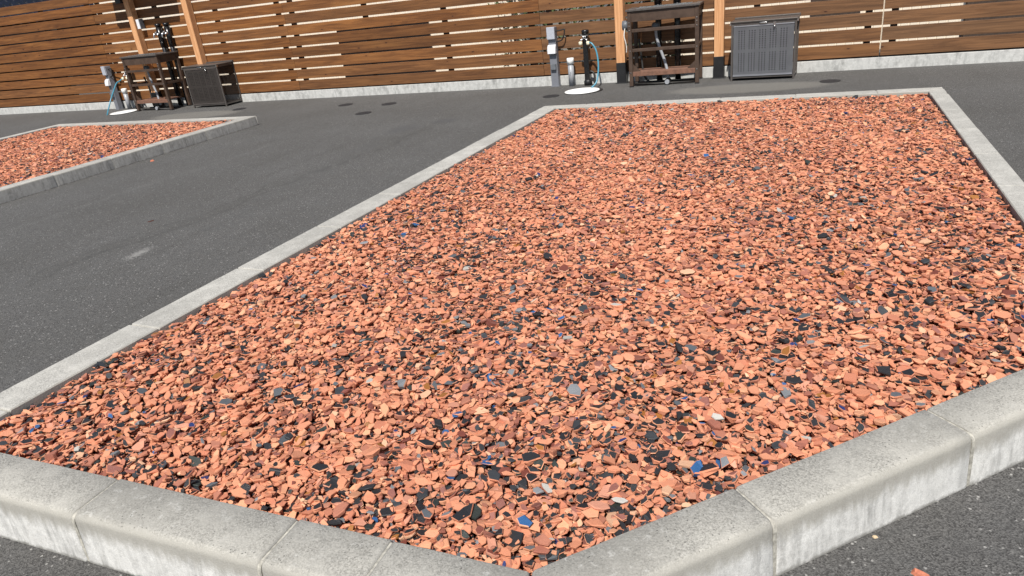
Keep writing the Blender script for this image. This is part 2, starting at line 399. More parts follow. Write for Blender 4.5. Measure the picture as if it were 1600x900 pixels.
def make_gravel(name, poly, z0, z1, size, seed, label, specials=()):
    g = np.random.default_rng(seed)
    P = np.array(poly, float); x0, y0 = P.min(0); x1, y1 = P.max(0); res = .004 if size < 1.1 else .006
    W, H = int((x1-x0)/res)+3, int((y1-y0)/res)+3
    hm = np.full((W, H), z0)
    def inside(x, y, mrg):
        ok = np.ones_like(x, bool)
        for i in range(len(P)):
            a = P[i]; d = P[(i+1) % len(P)]-a; d = d/np.hypot(*d)
            ok &= (d[0]*(y-a[1])-d[1]*(x-a[0])) > mrg
        return ok
    # library of broken shards
    libs = []
    for _ in range(260):
        n = int(g.choice([4, 5, 6, 7], p=[.15, .35, .3, .2]))
        ang = np.sort((np.arange(n)+g.uniform(-.33, .33, n))*2*np.pi/n)
        rad = g.uniform(.75, 1.1, n); el = g.uniform(.34, .9)
        th = g.uniform(.10, .26)
        if g.random() < .2: th = g.uniform(.24, .40)
        th = min(th, el*.75)
        edge = np.stack([np.cos(ang)*rad, np.sin(ang)*rad*el, np.full(n, th*.55)+g.normal(0, .03, n)], 1)
        cen_ = edge.mean(0); ins = g.uniform(.82, .95)
        cap = cen_+(edge-cen_)*ins; cap[:, 2] = th+g.normal(0, .015, n)
        sc = g.uniform(.6, 1.0, (n, 1)); bot = edge.copy()
        bot[:, :2] = bot[:, :2]*sc+g.normal(0, .05, (n, 2)); bot[:, 2] = -th+g.normal(0, .05, n)
        if g.random() < .5:
            kx = g.uniform(-.3, .3); tx_ = g.uniform(-.15, .15)
            for q_ in (edge, cap, bot): q_[:, 2] += kx*q_[:, 0]**2-kx*.3; q_[:, 2] += tx_*q_[:, 0]
        libs.append((n, np.concatenate([cap, edge, bot]), el, th))
    # sample points inside a unit disc
    k = np.arange(13)+.5; dr = np.sqrt(k/13)*.8; da = k*2.39996; DX, DY = np.cos(da)*dr, np.sin(da)*dr
    area = (x1-x0)*(y1-y0); N = int(area*(z1-z0)/(1.2e-6*size**3))
    und = lambda X, Y: .003*(np.sin(X*2.3+Y*1.1+seed)+np.sin(X*.9-Y*2.7+1.3)+.7*np.sin(X*5.1+Y*4.3))
    V = []; F = []; FS = []; C = []; vo = 0; centers = []
    CH = 4096; done = 0; hsum = 0
    grid = np.stack(np.meshgrid(np.linspace(-1, 1, 9), np.linspace(-1, 1, 9)), -1).reshape(-1, 2); grid = grid[(grid**2).sum(1) <= 1]
    inmask_x = g.uniform(x0, x1, 20000); inmask_y = g.uniform(y0, y1, 20000); kk = inside(inmask_x, inmask_y, 0); tx = inmask_x[kk]; ty = inmask_y[kk]
    ti = ((tx-x0)/res).astype(int); tj = ((ty-y0)/res).astype(int)
    while done < N*2:
        if hm[ti, tj].mean() >= z1-.001: break
        cx = g.uniform(x0, x1, CH*3); cy = g.uniform(y0, y1, CH*3)
        s = size*np.exp(g.normal(math.log(.0126), .38, CH*3)).clip(.0056, .030)
        ok = inside(cx, cy, s*.8); cx, cy, s = cx[ok], cy[ok], s[ok]
        hv = hm[((cx-x0)/res).astype(int), ((cy-y0)/res).astype(int)]-und(cx, cy)
        m3 = (len(cx)//3)*3; sel = hv[:m3].reshape(-1, 3).argmin(1)+np.arange(m3//3)*3
        for q in sel[:1200]:
            X, Y, r = cx[q], cy[q], s[q]
            n, vv, el, th = libs[g.integers(260)]
            rz = g.uniform(0, 2*np.pi); c, sn = math.cos(rz), math.sin(rz)
            ex = DX*r; ey = DY*r*el
            px = X+ex*c-ey*sn; py = Y+ex*sn+ey*c
            ii = ((px-x0)/res).astype(int).clip(0, W-1); jj = ((py-y0)/res).astype(int).clip(0, H-1)
            hh = hm[ii, jj]; mean = hh.mean()
            # local slope, damped, plus random tilt
            dx = px-X; dy = py-Y; den = (r*.8)**2/4*13
            sx = float((dx*(hh-mean)).sum()/den); sy = float((dy*(hh-mean)).sum()/den)
            sx = max(-.9, min(.9, sx))*.5+g.normal(0, .14); sy = max(-.9, min(.9, sy))*.5+g.normal(0, .14)
            res_h = hh-(mean+sx*dx+sy*dy); lift = np.sort(res_h)[-3]
            thick = th*r
            zc = mean+lift*.85+thick*.80
            if zc+thick > z1+.015+und(X, Y): continue
            # rotation
            nz = np.array([-sx, -sy, 1.]); nz /= np.sqrt((nz**2).sum())
            ax = np.array([c, sn, 0.]); ax -= nz*ax.dot(nz); ax /= np.sqrt((ax**2).sum()); ay = np.cross(nz, ax)
            flip = False
            v = vv*r
            v = v[:, 0:1]*ax+v[:, 1:2]*(ay if not flip else -ay)+v[:, 2:3]*(nz if not flip else -nz)
            V.append(v+np.array([X, Y, zc])); centers.append((X, Y, zc, len(FS), n, flip))
            F.extend(range(vo, vo+n)); F.extend(range(vo+3*n-1, vo+2*n-1, -1)); FS.extend((n, n))
            for a in range(n):
                b = (a+1) % n
                F.extend((vo+a, vo+n+a, vo+n+b, vo+b)); F.extend((vo+n+a, vo+2*n+a, vo+2*n+b, vo+n+b)); FS.extend((4, 4))
            vo += 3*n
            base = TERRA[g.choice(8, p=TW)]*g.normal(1, .09); rough = .92
            nf = 2*n+2; cols = np.tile(np.append(base, rough), (nf, 1)); cols[:, :3] *= g.normal(1, .05, (nf, 1))
            if g.random() < .36+.09*math.sin(X*3.1+Y*2.2)+.06*math.sin(X*7-Y*5):
                gi = g.choice(11, p=GW/GW.sum()); gl = GLAZE[gi]*g.uniform(.8, 1.2)
                cols[0] = [*gl, .5]
                u_ = g.random()
                if u_ < .14: cols[:, :3] = gl; cols[:, 3] = .6
                elif u_ < .45:
                    k_ = 2+2*int(g.integers(0, n)); cols[k_:k_+4, :3] = gl; cols[k_:k_+4, 3] = .5
            C.append(cols)
            gx = X+(grid[:, 0]*c-grid[:, 1]*el*sn)*r; gy = Y+(grid[:, 0]*sn+grid[:, 1]*el*c)*r
            ii = ((gx-x0)/res).astype(int).clip(0, W-1); jj = ((gy-y0)/res).astype(int).clip(0, H-1)
            hm[ii, jj] = np.maximum(hm[ii, jj], zc+sx*(gx-X)+sy*(gy-Y)+thick*.9)
            done += 1
    V = np.concatenate(V).astype(np.float32); C = np.concatenate(C).clip(0, 1).astype(np.float32); FS = np.array(FS, np.int32); F = np.array(F, np.int32)
    cen = np.array([c[:3] for c in centers])
    for (sx_, sy_, gi, rad) in specials:       # distinctive glazed shards where the photo shows them
        d = (cen[:, 0]-sx_)**2+(cen[:, 1]-sy_)**2-(cen[:, 2]-z1)*.02
        d = np.where(cen[:, 2] > z1-.006, d, 9); q = int(d.argmin()); f0, n, flip = centers[q][3], centers[q][4], centers[q][5]
        up = f0+(1 if flip else 0); C[up] = [*GLAZE[gi], .35]
        if gi in (6, 9): C[f0:f0+2*n+2:3] = [*GLAZE[gi], .4]
        o = centers[q][3]
        # enlarge it a little
        vi = F[FS[:f0].sum():FS[:f0+2*n+2].sum()]; cc = cen[q].astype(np.float32); ui = np.unique(vi); ext = float(np.abs(V[ui]-cc).max()); rad = min(rad, .0185*rad/ext); V[ui] = cc+(V[ui]-cc)*rad+np.array([0, 0, .004], np.float32)
    me = bpy.data.meshes.new(name); me.vertices.add(len(V)); me.vertices.foreach_set('co', V.ravel())
    me.loops.add(len(F)); me.loops.foreach_set('vertex_index', F)
    me.polygons.add(len(FS)); st = np.concatenate([[0], np.cumsum(FS)[:-1]]).astype(np.int32)
    me.polygons.foreach_set('loop_start', st); me.polygons.foreach_set('loop_total', FS)
    at = me.attributes.new('tone', 'FLOAT_COLOR', 'FACE'); at.data.foreach_set('color', C.ravel())
    me.materials.append(M_GRAVEL); me.update(calc_edges=True); me.validate()
    me.polygons.foreach_set('use_smooth', np.zeros(len(FS), bool))
    o = bpy.data.objects.new(name, me); COL.objects.link(o); tag(o, label, 'gravel', None, 'stuff')
    print(name, 'stones', len(centers), 'verts', len(V))
    return o

def ground_pt(px, py, z=.13):
    d = rt*((px-800)/1093.2)-up*((py-450)/1093.2)+fw; t = (z-EYE)/d.z; return d.x*t, d.y*t
SP = [(*ground_pt(x, y), gi, s) for x, y, gi, s in [
    (96, 636, 6, 1.2), (109, 661, 7, 1.0), (170, 656, 6, 1.0), (231, 649, 6, 1.1), (303, 670, 7, 1.0), (1078, 718, 6, 1.6), (759, 735, 6, 1.3), (813, 831, 6, 1.2),
    (1063, 630, 6, 1.0), (828, 498, 6, 1.1), (977, 696, 7, 1.1), (1307, 642, 7, 1.1), (1197, 729, 7, 1.1), (1222, 599, 6, 1.0), (972, 309, 6, 1.2), (717, 662, 6, 1.0),
    (833, 758, 0, 1.6), (728, 819, 0, 1.6), (662, 706, 0, 1.4), (1097, 745, 0, 1.5), (1174, 715, 4, 1.4), (815, 700, 0, 1.3), (870, 806, 0, 1.5), (1025, 725, 0, 1.2), (480, 735, 0, 1.2), (1135, 658, 0, 1.2),
    (497, 803, 0, 1.4), (670, 822, 4, 1.3), (707, 806, 3, 1.5), (866, 849, 9, 1.3), (1207, 590, 9, 1.0), (1215, 683, 3, 1.4), (1127, 731, 3, 1.2), (1050, 793, 3, 1.2), (893, 618, 3, 1.5), (395, 692, 3, 1.2),
    (1222, 558, 5, 1.3), (800, 742, 8, 1.1), (957, 776, 10, 1.5), (82, 692, 2, 1.6), (130, 704, 3, 1.4), (420, 768, 0, 1.4), (386, 776, 0, 1.4), (1416, 594, 0, 1.3), (1284, 532, 0, 1.2), (1343, 575, 0, 1.2)]]
make_gravel('gravel', BED1, .104, .138, 1.0, 3, 'crushed orange roof tile gravel with black and blue glazed shards in the foreground bed', SP)
make_gravel('gravel', BED2, .060, .091, 1.15, 4, 'crushed orange tile gravel filling the far bed on the left')

# ------------------------------------------------------------------ slatted fence
FY = 8.60; PITCH = .1525
fence = empty('slatted_fence', (-4, FY, 0), 0, 'long brown fence of horizontal timber slats on a low concrete base', 'fence')
def rel(o, root):                       # geometry given in world coordinates, shift it under its root
    o.matrix_parent_inverse = Matrix.Translation(root.location).inverted() if root.rotation_euler.z == 0 else root.matrix_basis.inverted(); return o
seams = [-22.4, -18.6, -14.75, -10.95, -7.13, -3.266, .507, 4.3, 8.1]
for pi in range(len(seams)-1):
    xa, xb = seams[pi]+(.0015 if pi != 5 else .002), seams[pi+1]-(.0015 if pi != 5 else .005)
    if pi == 6: xa += .005
    bm = bmesh.new(); lay = bm.loops.layers.float_color.new('tint')
    grey = [0, 0, .0, .05, .25, .5, .72, .8][pi]
    for k in range(11):
        z0 = .133+PITCH*k; z1 = z0+.1305; dz = rng.uniform(-.0012, .0012); dy = rng.uniform(-.002, .002)
        tint = (rng.random(), rng.random(), max(0, min(1, grey+rng.uniform(-.22, .22))), 1)
        v, fs = box(bm, xa, xb, FY+dy, FY+dy+.019, z0+dz, z1+dz)
        for f in fs:
            for l in f.loops: l[lay] = tint
    rel(obj('slat_panel', bm, M_BOARD, fence, bevel=.0018), fence)
bm = bmesh.new(); box(bm, -22.6, 8.3, FY-.006, FY+.11, -.02, .116); rel(obj('base_wall', bm, M_BASE, fence, bevel=.004), fence)
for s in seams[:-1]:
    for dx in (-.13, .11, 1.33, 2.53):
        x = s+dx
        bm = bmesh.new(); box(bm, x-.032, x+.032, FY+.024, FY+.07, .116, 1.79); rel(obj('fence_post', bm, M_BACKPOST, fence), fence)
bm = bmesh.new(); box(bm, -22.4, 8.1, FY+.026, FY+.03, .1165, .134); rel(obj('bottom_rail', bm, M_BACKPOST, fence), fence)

# ------------------------------------------------------------------ building with cream ribbed siding behind the fence
BY = 10.2
def back(x, z, Y=BY): return x*Y/FY, EYE+(z-EYE)*Y/FY
bld = empty('cream_building', (-6, BY, 0), 0, 'cream ribbed metal building glimpsed through the fence gaps left of centre', 'building')
def siding(x0, x1, z1, root, Y=BY):
    bm = bmesh.new(); n = int((x1-x0)/.1); pr = []
    for k in range(n):
        a = x0+k*.1; pr += [(a, 0), (a+.07, 0), (a+.078, .012), (a+.092, .012)]
    pr.append((x1, 0))
    lo = [bm.verts.new((x, Y+y, 0)) for x, y in pr]; hi = [bm.verts.new((x, Y+y, z1)) for x, y in pr]
    for i in range(len(pr)-1): bm.faces.new((lo[i], lo[i+1], hi[i+1], hi[i]))
    box(bm, x0, x1, Y+.02, Y+.14, 0, z1)
    return rel(obj('siding_wall', bm, M_SIDING, root), root)
xl = back(-10.85, 1)[0]; xr = back(-3.52, 1)[0]
siding(xl, xr, 2.9, bld)
bm = bmesh.new(); a = back(-6.27, .95); b = back(-4.81, .95); box(bm, a[0], b[0], BY-.03, BY+.01, 0, a[1]); rel(obj('dark_door', bm, M_DARKWIN, bld), bld)
bm = bmesh.new(); v = [bm.verts.new(p) for p in ((xl-.4, BY-.35, 2.75), (xr+.2, BY-.35, 2.75), (xr+.2, BY+3.5, 4.0), (xl-.4, BY+3.5, 4.0))]
bm.faces.new(v); bmesh.ops.solidify(bm, geom=bm.faces[:], thickness=.08); rel(obj('roof', bm, M_TILE, bld), bld)
bm = bmesh.new(); box(bm, xl, xr, BY+3.2, BY+3.3, 0, 3.7); box(bm, xl, xl+.1, BY+.14, BY+3.2, 0, 2.8); box(bm, xr-.1, xr, BY+.14, BY+3.2, 0, 2.8); rel(obj('rear_wall', bm, M_SIDING, bld), bld)

shed = empty('cream_shed', (0, BY, 0), 0, 'cream ribbed shed seen through the gaps behind the perforated cabinet', 'shed')
sl, sr = back(-1.85, 1)[0], back(1.208, 1)[0]
siding(sl, sr, 2.5, shed)
bm = bmesh.new(); a = back(-.19, .80); b = back(.29, .50); box(bm, a[0], b[0], BY-.03, BY+.01, b[1], a[1]); rel(obj('vent_window', bm, M_TRIM, shed), shed)
bm = bmesh.new(); v = [bm.verts.new(p) for p in ((sl-.2, BY-.3, 2.4), (sr+.2, BY-.3, 2.4), (sr+.2, BY+2.5, 3.0), (sl-.2, BY+2.5, 3.0))]
bm.faces.new(v); bmesh.ops.solidify(bm, geom=bm.faces[:], thickness=.06); rel(obj('roof', bm, M_TILE, shed), shed)
bm = bmesh.new(); box(bm, sl, sr, BY+2.2, BY+2.3, 0, 2.8); box(bm, sl, sl+.1, BY+.14, BY+2.2, 0, 2.4); box(bm, sr-.1, sr, BY+.14, BY+2.2, 0, 2.4); rel(obj('rear_wall', bm, M_SIDING, shed), shed)

# house with tiled roof beyond the left end
hs = empty('tiled_house', (-20, 12.5, 0), 0, 'house with dark blue tiled roof rising above the fence top at far left', 'house')
bm = bmesh.new(); box(bm, -30, -15.2, 12.6, 18, 0, 1.75); rel(obj('wall', bm, M_TRIM, hs), hs)
bm = bmesh.new()
ny = 26; nx = 56
for j in range(ny):                                     # overlapping rows of wavy tiles
    y0 = 11.6+j*.25; z0 = 1.62+j*.13
    for i in range(nx):
        x0 = -30.3+i*.275
        pts = []
        for q in range(5):
            xx = x0+.275*q/4; w = .055*math.sin(math.pi*2*q/4+.6)
            pts.append((xx, w))
        lo = [bm.verts.new((x, y0, z0+.045+w)) for x, w in pts]; hi = [bm.verts.new((x, y0+.3, z0+.156+.0+w)) for x, w in pts]; fr = [bm.verts.new((x, y0+.002, z0+w)) for x, w in pts]
        for q in range(4):
            bm.faces.new((lo[q], lo[q+1], hi[q+1], hi[q])); bm.faces.new((fr[q], fr[q+1], lo[q+1], lo[q]))
rel(obj('tiled_roof', bm, M_TILE, hs), hs)

# dark boundary wall closing off the back on the left and right
bw = bmesh.new(); box(bw, -40, xl-.15, 9.3, 9.4, 0, 1.45); tag(obj('garden_wall', bw, M_DARKWIN), 'low dark wall behind the slats at the left end of the fence', 'wall')
bw = bmesh.new(); box(bw, sr+.1, 14, 10.6, 10.75, 0, 1.8); tag(obj('garden_wall', bw, M_TRIM), 'dark brown wall behind the slats at the right end of the fence', 'wall')

# hedge between the two cream walls
hg = empty('hedge', (-3.2, 9.9, 0), 0, 'dark leafy hedge showing through the fence gaps behind the taps', 'hedge')
bm = bmesh.new(); hr = random.Random(5)
for k in range(5200):
    c = Vector((hr.uniform(-4.35, -1.75), hr.uniform(9.35, 10.6), hr.uniform(.1, 2.0)))
    s = hr.uniform(.02, .05); u = Vector((hr.gauss(0, 1), hr.gauss(0, 1), hr.gauss(0, .5))).normalized(); w = u.cross(Vector((hr.gauss(0, 1), hr.gauss(0, 1), hr.gauss(0, 1)))).normalized()
    bm.faces.new([bm.verts.new(c+p) for p in (-u*s, w*s*.45, u*s, -w*s*.45)])
rel(obj('foliage', bm, M_LEAF, hg), hg)
bm = bmesh.new()
for k in range(12):
    x = -4.2+k*.21; tube(bm, [(x, 10, 0), (x+hr.uniform(-.1, .1), 10+hr.uniform(-.1, .1), .8), (x+hr.uniform(-.2, .2), 10, 1.7)], [.022, .016, .006], 6)
rel(obj('stem', bm, M_BARK, hg), hg)

# ------------------------------------------------------------------ wash station pieces
def timber_post(x, label, z_top, yb=8.488):
    r = empty('wooden_post', (x, yb+.05, 0), 0, label, 'post', 'pale timber posts of the wash stations')
    bm = bmesh.new(); box(bm, -.052, .052, -.05, .055, .235, z_top); obj('timber', bm, M_POST, r, bevel=.004)
    bm = bmesh.new(); box(bm, -.056, .056, -.054, .059, 0, .24); box(bm, -.075, .075, -.058, .0595, 0, .008); obj('metal_base', bm, M_BLACK, r, bevel=.003)
    return r
timber_post(-2.245, 'pale timber post with black foot, just left of the nearer sink table', 2.0)
timber_post(-1.118, 'pale timber post with black foot, between nearer sink table and perforated cabinet', 2.0)
timber_post(-10.01, 'pale timber post half shaded at the top, behind the far sink table on the left', 2.0)
timber_post(-8.835, 'pale timber post rising behind the far mesh-sided cabinet on the left', 2.0)

def canopy(xa, xb, label):  # above the view, added to give the shade on far left post and fence
    r = empty('unseen_canopy', ((xa+xb)/2, 8.35, 2.0), 0, label, 'canopy', 'unseen canopies over the sinks')
    w = (xb-xa)/2
    bm = bmesh.new(); box(bm, -w, w, -.27, .24, .002, .03); obj('roof_panel', bm, M_TRIM, r)
    bm = bmesh.new(); box(bm, -w+.02, w-.02, -.25, -.2, -.06, .0); obj('beam', bm, M_TRIM, r)
canopy(-10.37, -9.0, 'unseen dark canopy panel over the far sink table'); canopy(-2.62, -1.30, 'unseen dark canopy panel over the nearer sink table')
# black bracket lamp on the far left post
br = bmesh.new(); box(br, -10.175, -10.066, 8.44, 8.54, 1.60, 1.86); box(br, -10.19, -10.06, 8.43, 8.55, 1.86, 1.88); box(br, -10.10, -10.0625, 8.47, 8.51, 1.7, 1.76)
tag(obj('wall_lamp', br, M_BLACK, bevel=.004), 'black box lamp fixed high on the left side of the far left post', 'lamp')
# white switch box by that post
sb = empty('switch_box', (-9.9, 8.55, 1.275), 0, 'small pale electric box on the side of the far left timber post', 'electric box')
bm = bmesh.new(); box(bm, -.03, .03, -.05, .03, -.07, .07); obj('cover', bm, M_HOOD, sb, bevel=.005)
bm = bmesh.new(); box(bm, .0305, .042, -.045, .03, -.075, .075); obj('back_plate', bm, M_DGREY, sb)

def sink_table(loc, rz, w, label, reel):
    r = empty('sink_table', loc, rz, label, 'sink table', 'brown sink tables by the fence'); d = .395; hh = .815; lw = .042
    def part(name, fn, mt=M_FRAME, bev=.002):
        bm = bmesh.new(); fn(bm); return obj(name, bm, mt, r, bevel=bev)
    for (x, y) in ((0, 0), (w-lw, 0), (0, d-lw), (w-lw, d-lw)):
        lg = part('leg', lambda b: box(b, x, x+lw, y, y+lw, .012, hh)); bm = bmesh.new(); box(bm, x-.003, x+lw+.003, y-.003, y+lw+.003, 0, .0125); obj('foot', bm, M_BLACK, lg)
        if y == 0:
            bm = bmesh.new()
            for z in (.70, .665, .62, .40, .16): tube(bm, [(x+lw/2, -.0005, z), (x+lw/2, -.006, z)], .006, 8)
            obj('bolt', bm, M_STEEL, lg)
    part('front_apron', lambda b: box(b, lw+.001, w-lw-.001, .004, .020, .705, hh))
    part('side_apron', lambda b: box(b, .004, .020, lw+.001, d-lw-.001, .705, hh)); part('side_apron', lambda b: box(b, w-.020, w-.004, lw+.001, d-lw-.001, .705, hh))
    for z in (.595, .385): part('front_rail', lambda b: box(b, lw+.001, w-lw-.001, .006, .028, z, z+.034))
    for x in (.006, w-.028):
        part('side_rail', lambda b: box(b, x, x+.022, lw+.001, d-lw-.001, .385, .419))
    def shelf(b):
        box(b, lw+.001, w-lw-.001, .005, .03, .118, .168)
        for k in range(7):
            box(b, lw+.01, w-lw-.01, .04+k*.037, .04+k*.037+.026, .150, .166)
    part('shelf', shelf, M_SHELF)
    for sx in (0, 1):
        def gus(b, sx=sx):
            x0 = lw if sx == 0 else w-lw; dx = .09 if sx == 0 else -.09
            v = [b.verts.new(p) for p in ((x0, .030, .168), (x0+dx, .030, .168), (x0, .030, .25), (x0, .036, .168), (x0+dx, .036, .168), (x0, .036, .25))]
            b.faces.new(v[:3]); b.faces.new(v[3:][::-1])
            for a, c in ((0, 1), (1, 2), (2, 0)): b.faces.new((v[a], v[c], v[c+3], v[a+3]))
        part('corner_brace', gus, M_FRAME, 0)
    # top with a steel sink let into it
    def top(b):
        box(b, -.015, w+.015, -.015, .07, hh+.001, hh+.022); box(b, -.015, w+.015, d-.145, d-.115, hh+.001, hh+.022)
        box(b, -.015, .10, .0705, d-.1455, hh+.001, hh+.022); box(b, w-.10, w+.015, .0705, d-.1455, hh+.001, hh+.022)
        box(b, -.015, .05, d-.1145, d+.005, hh+.001, hh+.022); box(b, w-.05, w+.015, d-.1145, d+.005, hh+.001, hh+.022)
    part('tabletop', top, M_TOP)
    def basin(b):
        x0, x1, y0, y1, z0, z1 = .105, w-.105, .075, d-.155, hh-.10, hh+.025
        for q in ((x0, x1, y0, y0+.004), (x0, x1, y1-.004, y1), (x0, x0+.004, y0+.0041, y1-.0041), (x1-.004, x1, y0+.0041, y1-.0041)): box(b, *q, z0, z1)
        box(b, x0+.0041, x1-.0041, y0+.0041, y1-.0041, z0, z0+.004)
        for q in ((x0-.012, x1+.012, y0-.012, y0-.0001), (x0-.012, x1+.012, y1+.0001, y1+.012)): box(b, *q, z1-.002, z1+.003)
    part('sink_basin', basin, M_STEEL, 0)
    bm = bmesh.new(); cx = w*.37
    lathe(bm, [(.045, 0), (.045, .05), (.03, .07)], (cx, .17, .60)); obj('drain_trap', bm, M_DGREY, r)
    bm = bmesh.new(); tube(bm, spline([(cx, .17, .62), (cx+.005, .17, .52), (cx+.04, .16, .40), (cx+.10, .14, .24), (cx+.13, .12, .12), (cx+.135, .115, .0)]), .016, 12); obj('drain_pipe', bm, M_PIPE, r)
    bm = bmesh.new(); tube(bm, [(cx+.135, .13, .035), (cx+.135, .04, .035)], .034, 20); tube(bm, [(cx+.135, .0395, .035), (cx+.135, .02, .035)], .026, 20, mi=1); obj('drain_elbow', bm, [M_BLACK, M_PIPE], r)
    bm = bmesh.new(); tube(bm, [(.05, .05, .03), (.3, .07, .018), (w-.06, .04, .022)], .010, 8); tube(bm, [(.06, .2, .02), (w-.05, .22, .02)], .014, 8)
    tube(bm, spline([(.08, .24, .5), (.1, .26, .3), (.13, .22, .1), (.2, .18, .02)]), .012, 8); obj('supply_hose', bm, M_CABLE, r)
    if reel:
        bm = bmesh.new(); tube(bm, [(-.07, .09, .67), (-.005, .09, .67)], .052, 20); obj('cord_reel', bm, M_DGREY, r)
        bm = bmesh.new(); tube(bm, spline([(-.04, .05, .64), (-.05, .045, .56), (-.038, .05, .50), (-.03, .06, .44), (-.035, .07, .38)]), .006, 8); obj('hanging_cord', bm, M_CLOTH, r)
    return r
M_SHELF = plain('brown_shelf_board', (.17, .085, .055), .55, 0, .2, 30)
M_TOP = plain('dark_tabletop', (.085, .075, .070), .32, 0, .15, 30)
sink_table((-2.064, 8.155, 0), R(3), .775, 'brown metal sink table with open rails beside the pale post, right of centre', True)
sink_table((-10.105, 8.175, 0), R(-3), .81, 'brown metal sink table at the far left with two black tap columns rising behind it', False)

def tap_pillar(x, y, h, label):
    r = empty('tap_column', (x, y, 0), 0, label, 'water column', 'black tap columns behind the sinks')
    bm = bmesh.new(); tube(bm, [(0, 0, 0), (0, 0, h)], .034, 20); tube(bm, [(0, 0, h-.30), (0, 0, h-.012)], .043, 20); obj('column', bm, M_BLACKG, r)
    bm = bmesh.new(); lathe(bm, [(.046, 0), (.048, .03), (.035, .045)], (0, 0, h)); obj('cap', bm, M_BLACKG, r)
    bm = bmesh.new(); z = h-.1; tube(bm, [(0, -.044, z), (0, -.07, z)], .014, 10); tube(bm, [(-.05, -.07, z-.01), (.05, -.07, z-.01)], .013, 10); tube(bm, spline([(0, -.06, z), (0, -.10, z+.01), (0, -.125, z-.02), (0, -.13, z-.06)]), .009, 10); obj('tap', bm, M_STEEL, r)
    bm = bmesh.new(); box(bm, -.02, .02, -.078, -.07, z+.02, z+.032); box(bm, -.005, .005, -.075, -.068, z, z+.02); obj('tap_handle', bm, M_STEEL, r)
for x, h, l in ((-1.79, 1.16, 'black tap column behind the left half of the nearer sink table'), (-1.575, 1.16, 'black tap column behind the right half of the nearer sink table'),
                (-9.535, 1.21, 'left one of the two black tap columns standing behind the far left sink'), (-9.36, 1.21, 'right one of the two black tap columns standing behind the far left sink')):
    tap_pillar(x, 8.50 if x > -5 else 8.54, h, l)

def cabinet(x, y, rz, label, M_CABDOOR=M_CABDOOR, d=.33):
    r = empty('storage_cabinet', (x, y, 0), rz, label, 'cabinet', 'metal storage cabinets'); w, h = .655, .60
    for px, py in ((0, 0), (w-.02, 0), (0, d-.02), (w-.02, d-.02)):
        bm = bmesh.new(); box(bm, px, px+.02, py, py+.02, 0, h); obj('leg', bm, M_CABFRM, r, bevel=.002)
    # perforated door: a real sheet with holes
    bm = bmesh.new(); x0, x1, z0, z1 = .024, w-.024, .055, h-.03; cell = .0
    cols = []
    for gcol in range(5):
        for c in range(3): cols.append(.081+gcol*.1057+c*.028)
    rows = []
    for grow in range(2):
        for c in range(9): rows.append(.105+grow*.230+c*.0222)
    hx = .0052
    xs = sorted({x0, x1} | {round(c-hx, 5) for c in cols} | {round(c+hx, 5) for c in cols}); zs = sorted({z0, z1} | {round(c-hx, 5) for c in rows} | {round(c+hx, 5) for c in rows})
    holes = {(round(c-hx, 5), round(z-hx, 5)) for c in cols for z in rows}
    vg = {}
    def V(a, b):
        if (a, b) not in vg: vg[(a, b)] = bm.verts.new((a, .004, b))
        return vg[(a, b)]
    for a0, a1 in zip(xs, xs[1:]):
        for b0, b1 in zip(zs, zs[1:]):
            if (a0, b0) in holes: continue
            bm.faces.new((V(a0, b0), V(a1, b0), V(a1, b1), V(a0, b1)))
    bmesh.ops.solidify(bm, geom=bm.faces[:], thickness=-.0015)
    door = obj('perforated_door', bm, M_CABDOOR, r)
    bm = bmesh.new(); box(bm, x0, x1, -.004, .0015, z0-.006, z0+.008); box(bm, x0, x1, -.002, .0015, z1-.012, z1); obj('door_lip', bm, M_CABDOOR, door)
    bm = bmesh.new(); box(bm, .43, .447, -.014, .0, h-.06, h-.028); box(bm, .425, .452, -.008, .0, h-.025, h-.014); tube(bm, [(.4385, -.016, h-.065), (.4385, -.016, h-.048)], .008, 10); obj('latch', bm, M_STEEL, door)
    bm = bmesh.new(); tube(bm, spline([(.29, -.001, h-.008), (.292, -.015, h-.010), (.36, -.015, h-.010), (.362, -.001, h-.008)], 4), .0035, 8); obj('handle', bm, M_STEEL, r)
    rails = [(.0205, w-.0205, .001, .02, h-.028, h), (.0205, w-.0205, d-.02, d-.003, h-.03, h), (.0205, w-.0205, .005, .018, .028, .046), (.0205, w-.0205, d-.018, d-.005, .028, .046)]
    for px in (.004, w-.016): rails += [(px, px+.012, .0205, d-.0205, .028, .046), (px, px+.012, .0205, d-.0205, h-.03, h)]
    for q in rails:
        bm = bmesh.new(); box(bm, *q); obj('frame_rail', bm, M_CABFRM, r)
    bm = bmesh.new(); box(bm, .026, w-.026, .012, .014, .056, h-.032); obj('dark_hole_backing', bm, M_BLACK, r)  # black sheet added to stand in for the dark interior behind the holes
    bm = bmesh.new(); box(bm, -.012, w+.012, -.012, d+.01, h+.001, h+.014); box(bm, -.01, w+.01, d-.03, d+.008, h+.0145, h+.03); obj('lid', bm, M_CABFRM, r, bevel=.003)
    for sx in (-.014, w+.002):
        bm = bmesh.new(); box(bm, sx, sx+.012, -.014, .014, h-.022, h+.0005); obj('corner_bracket', bm, M_STEEL, r)
    # wire mesh sides and back
    for px in (.010, w-.010):
        bm = bmesh.new()
        for k in range(26):
            yy = .024+k*(d-.05)/25; box(bm, px-.0006, px+.0006, yy-.0006, yy+.0006, .046, h-.03)
        for k in range(46):
            zz = .05+k*(h-.085)/45; box(bm, px-.0012, px-.0007, .022, d-.022, zz-.0006, zz+.0006)
        obj('mesh_side', bm, M_CABFRM, r)
    bm = bmesh.new(); box(bm, .022, w-.022, .03, d-.022, .048, .054); obj('floor_panel', bm, M_CABFRM, r)
    return r
cabinet(-.957, 8.235, R(-2), 'grey perforated metal cabinet by the fence, right of the pale post')
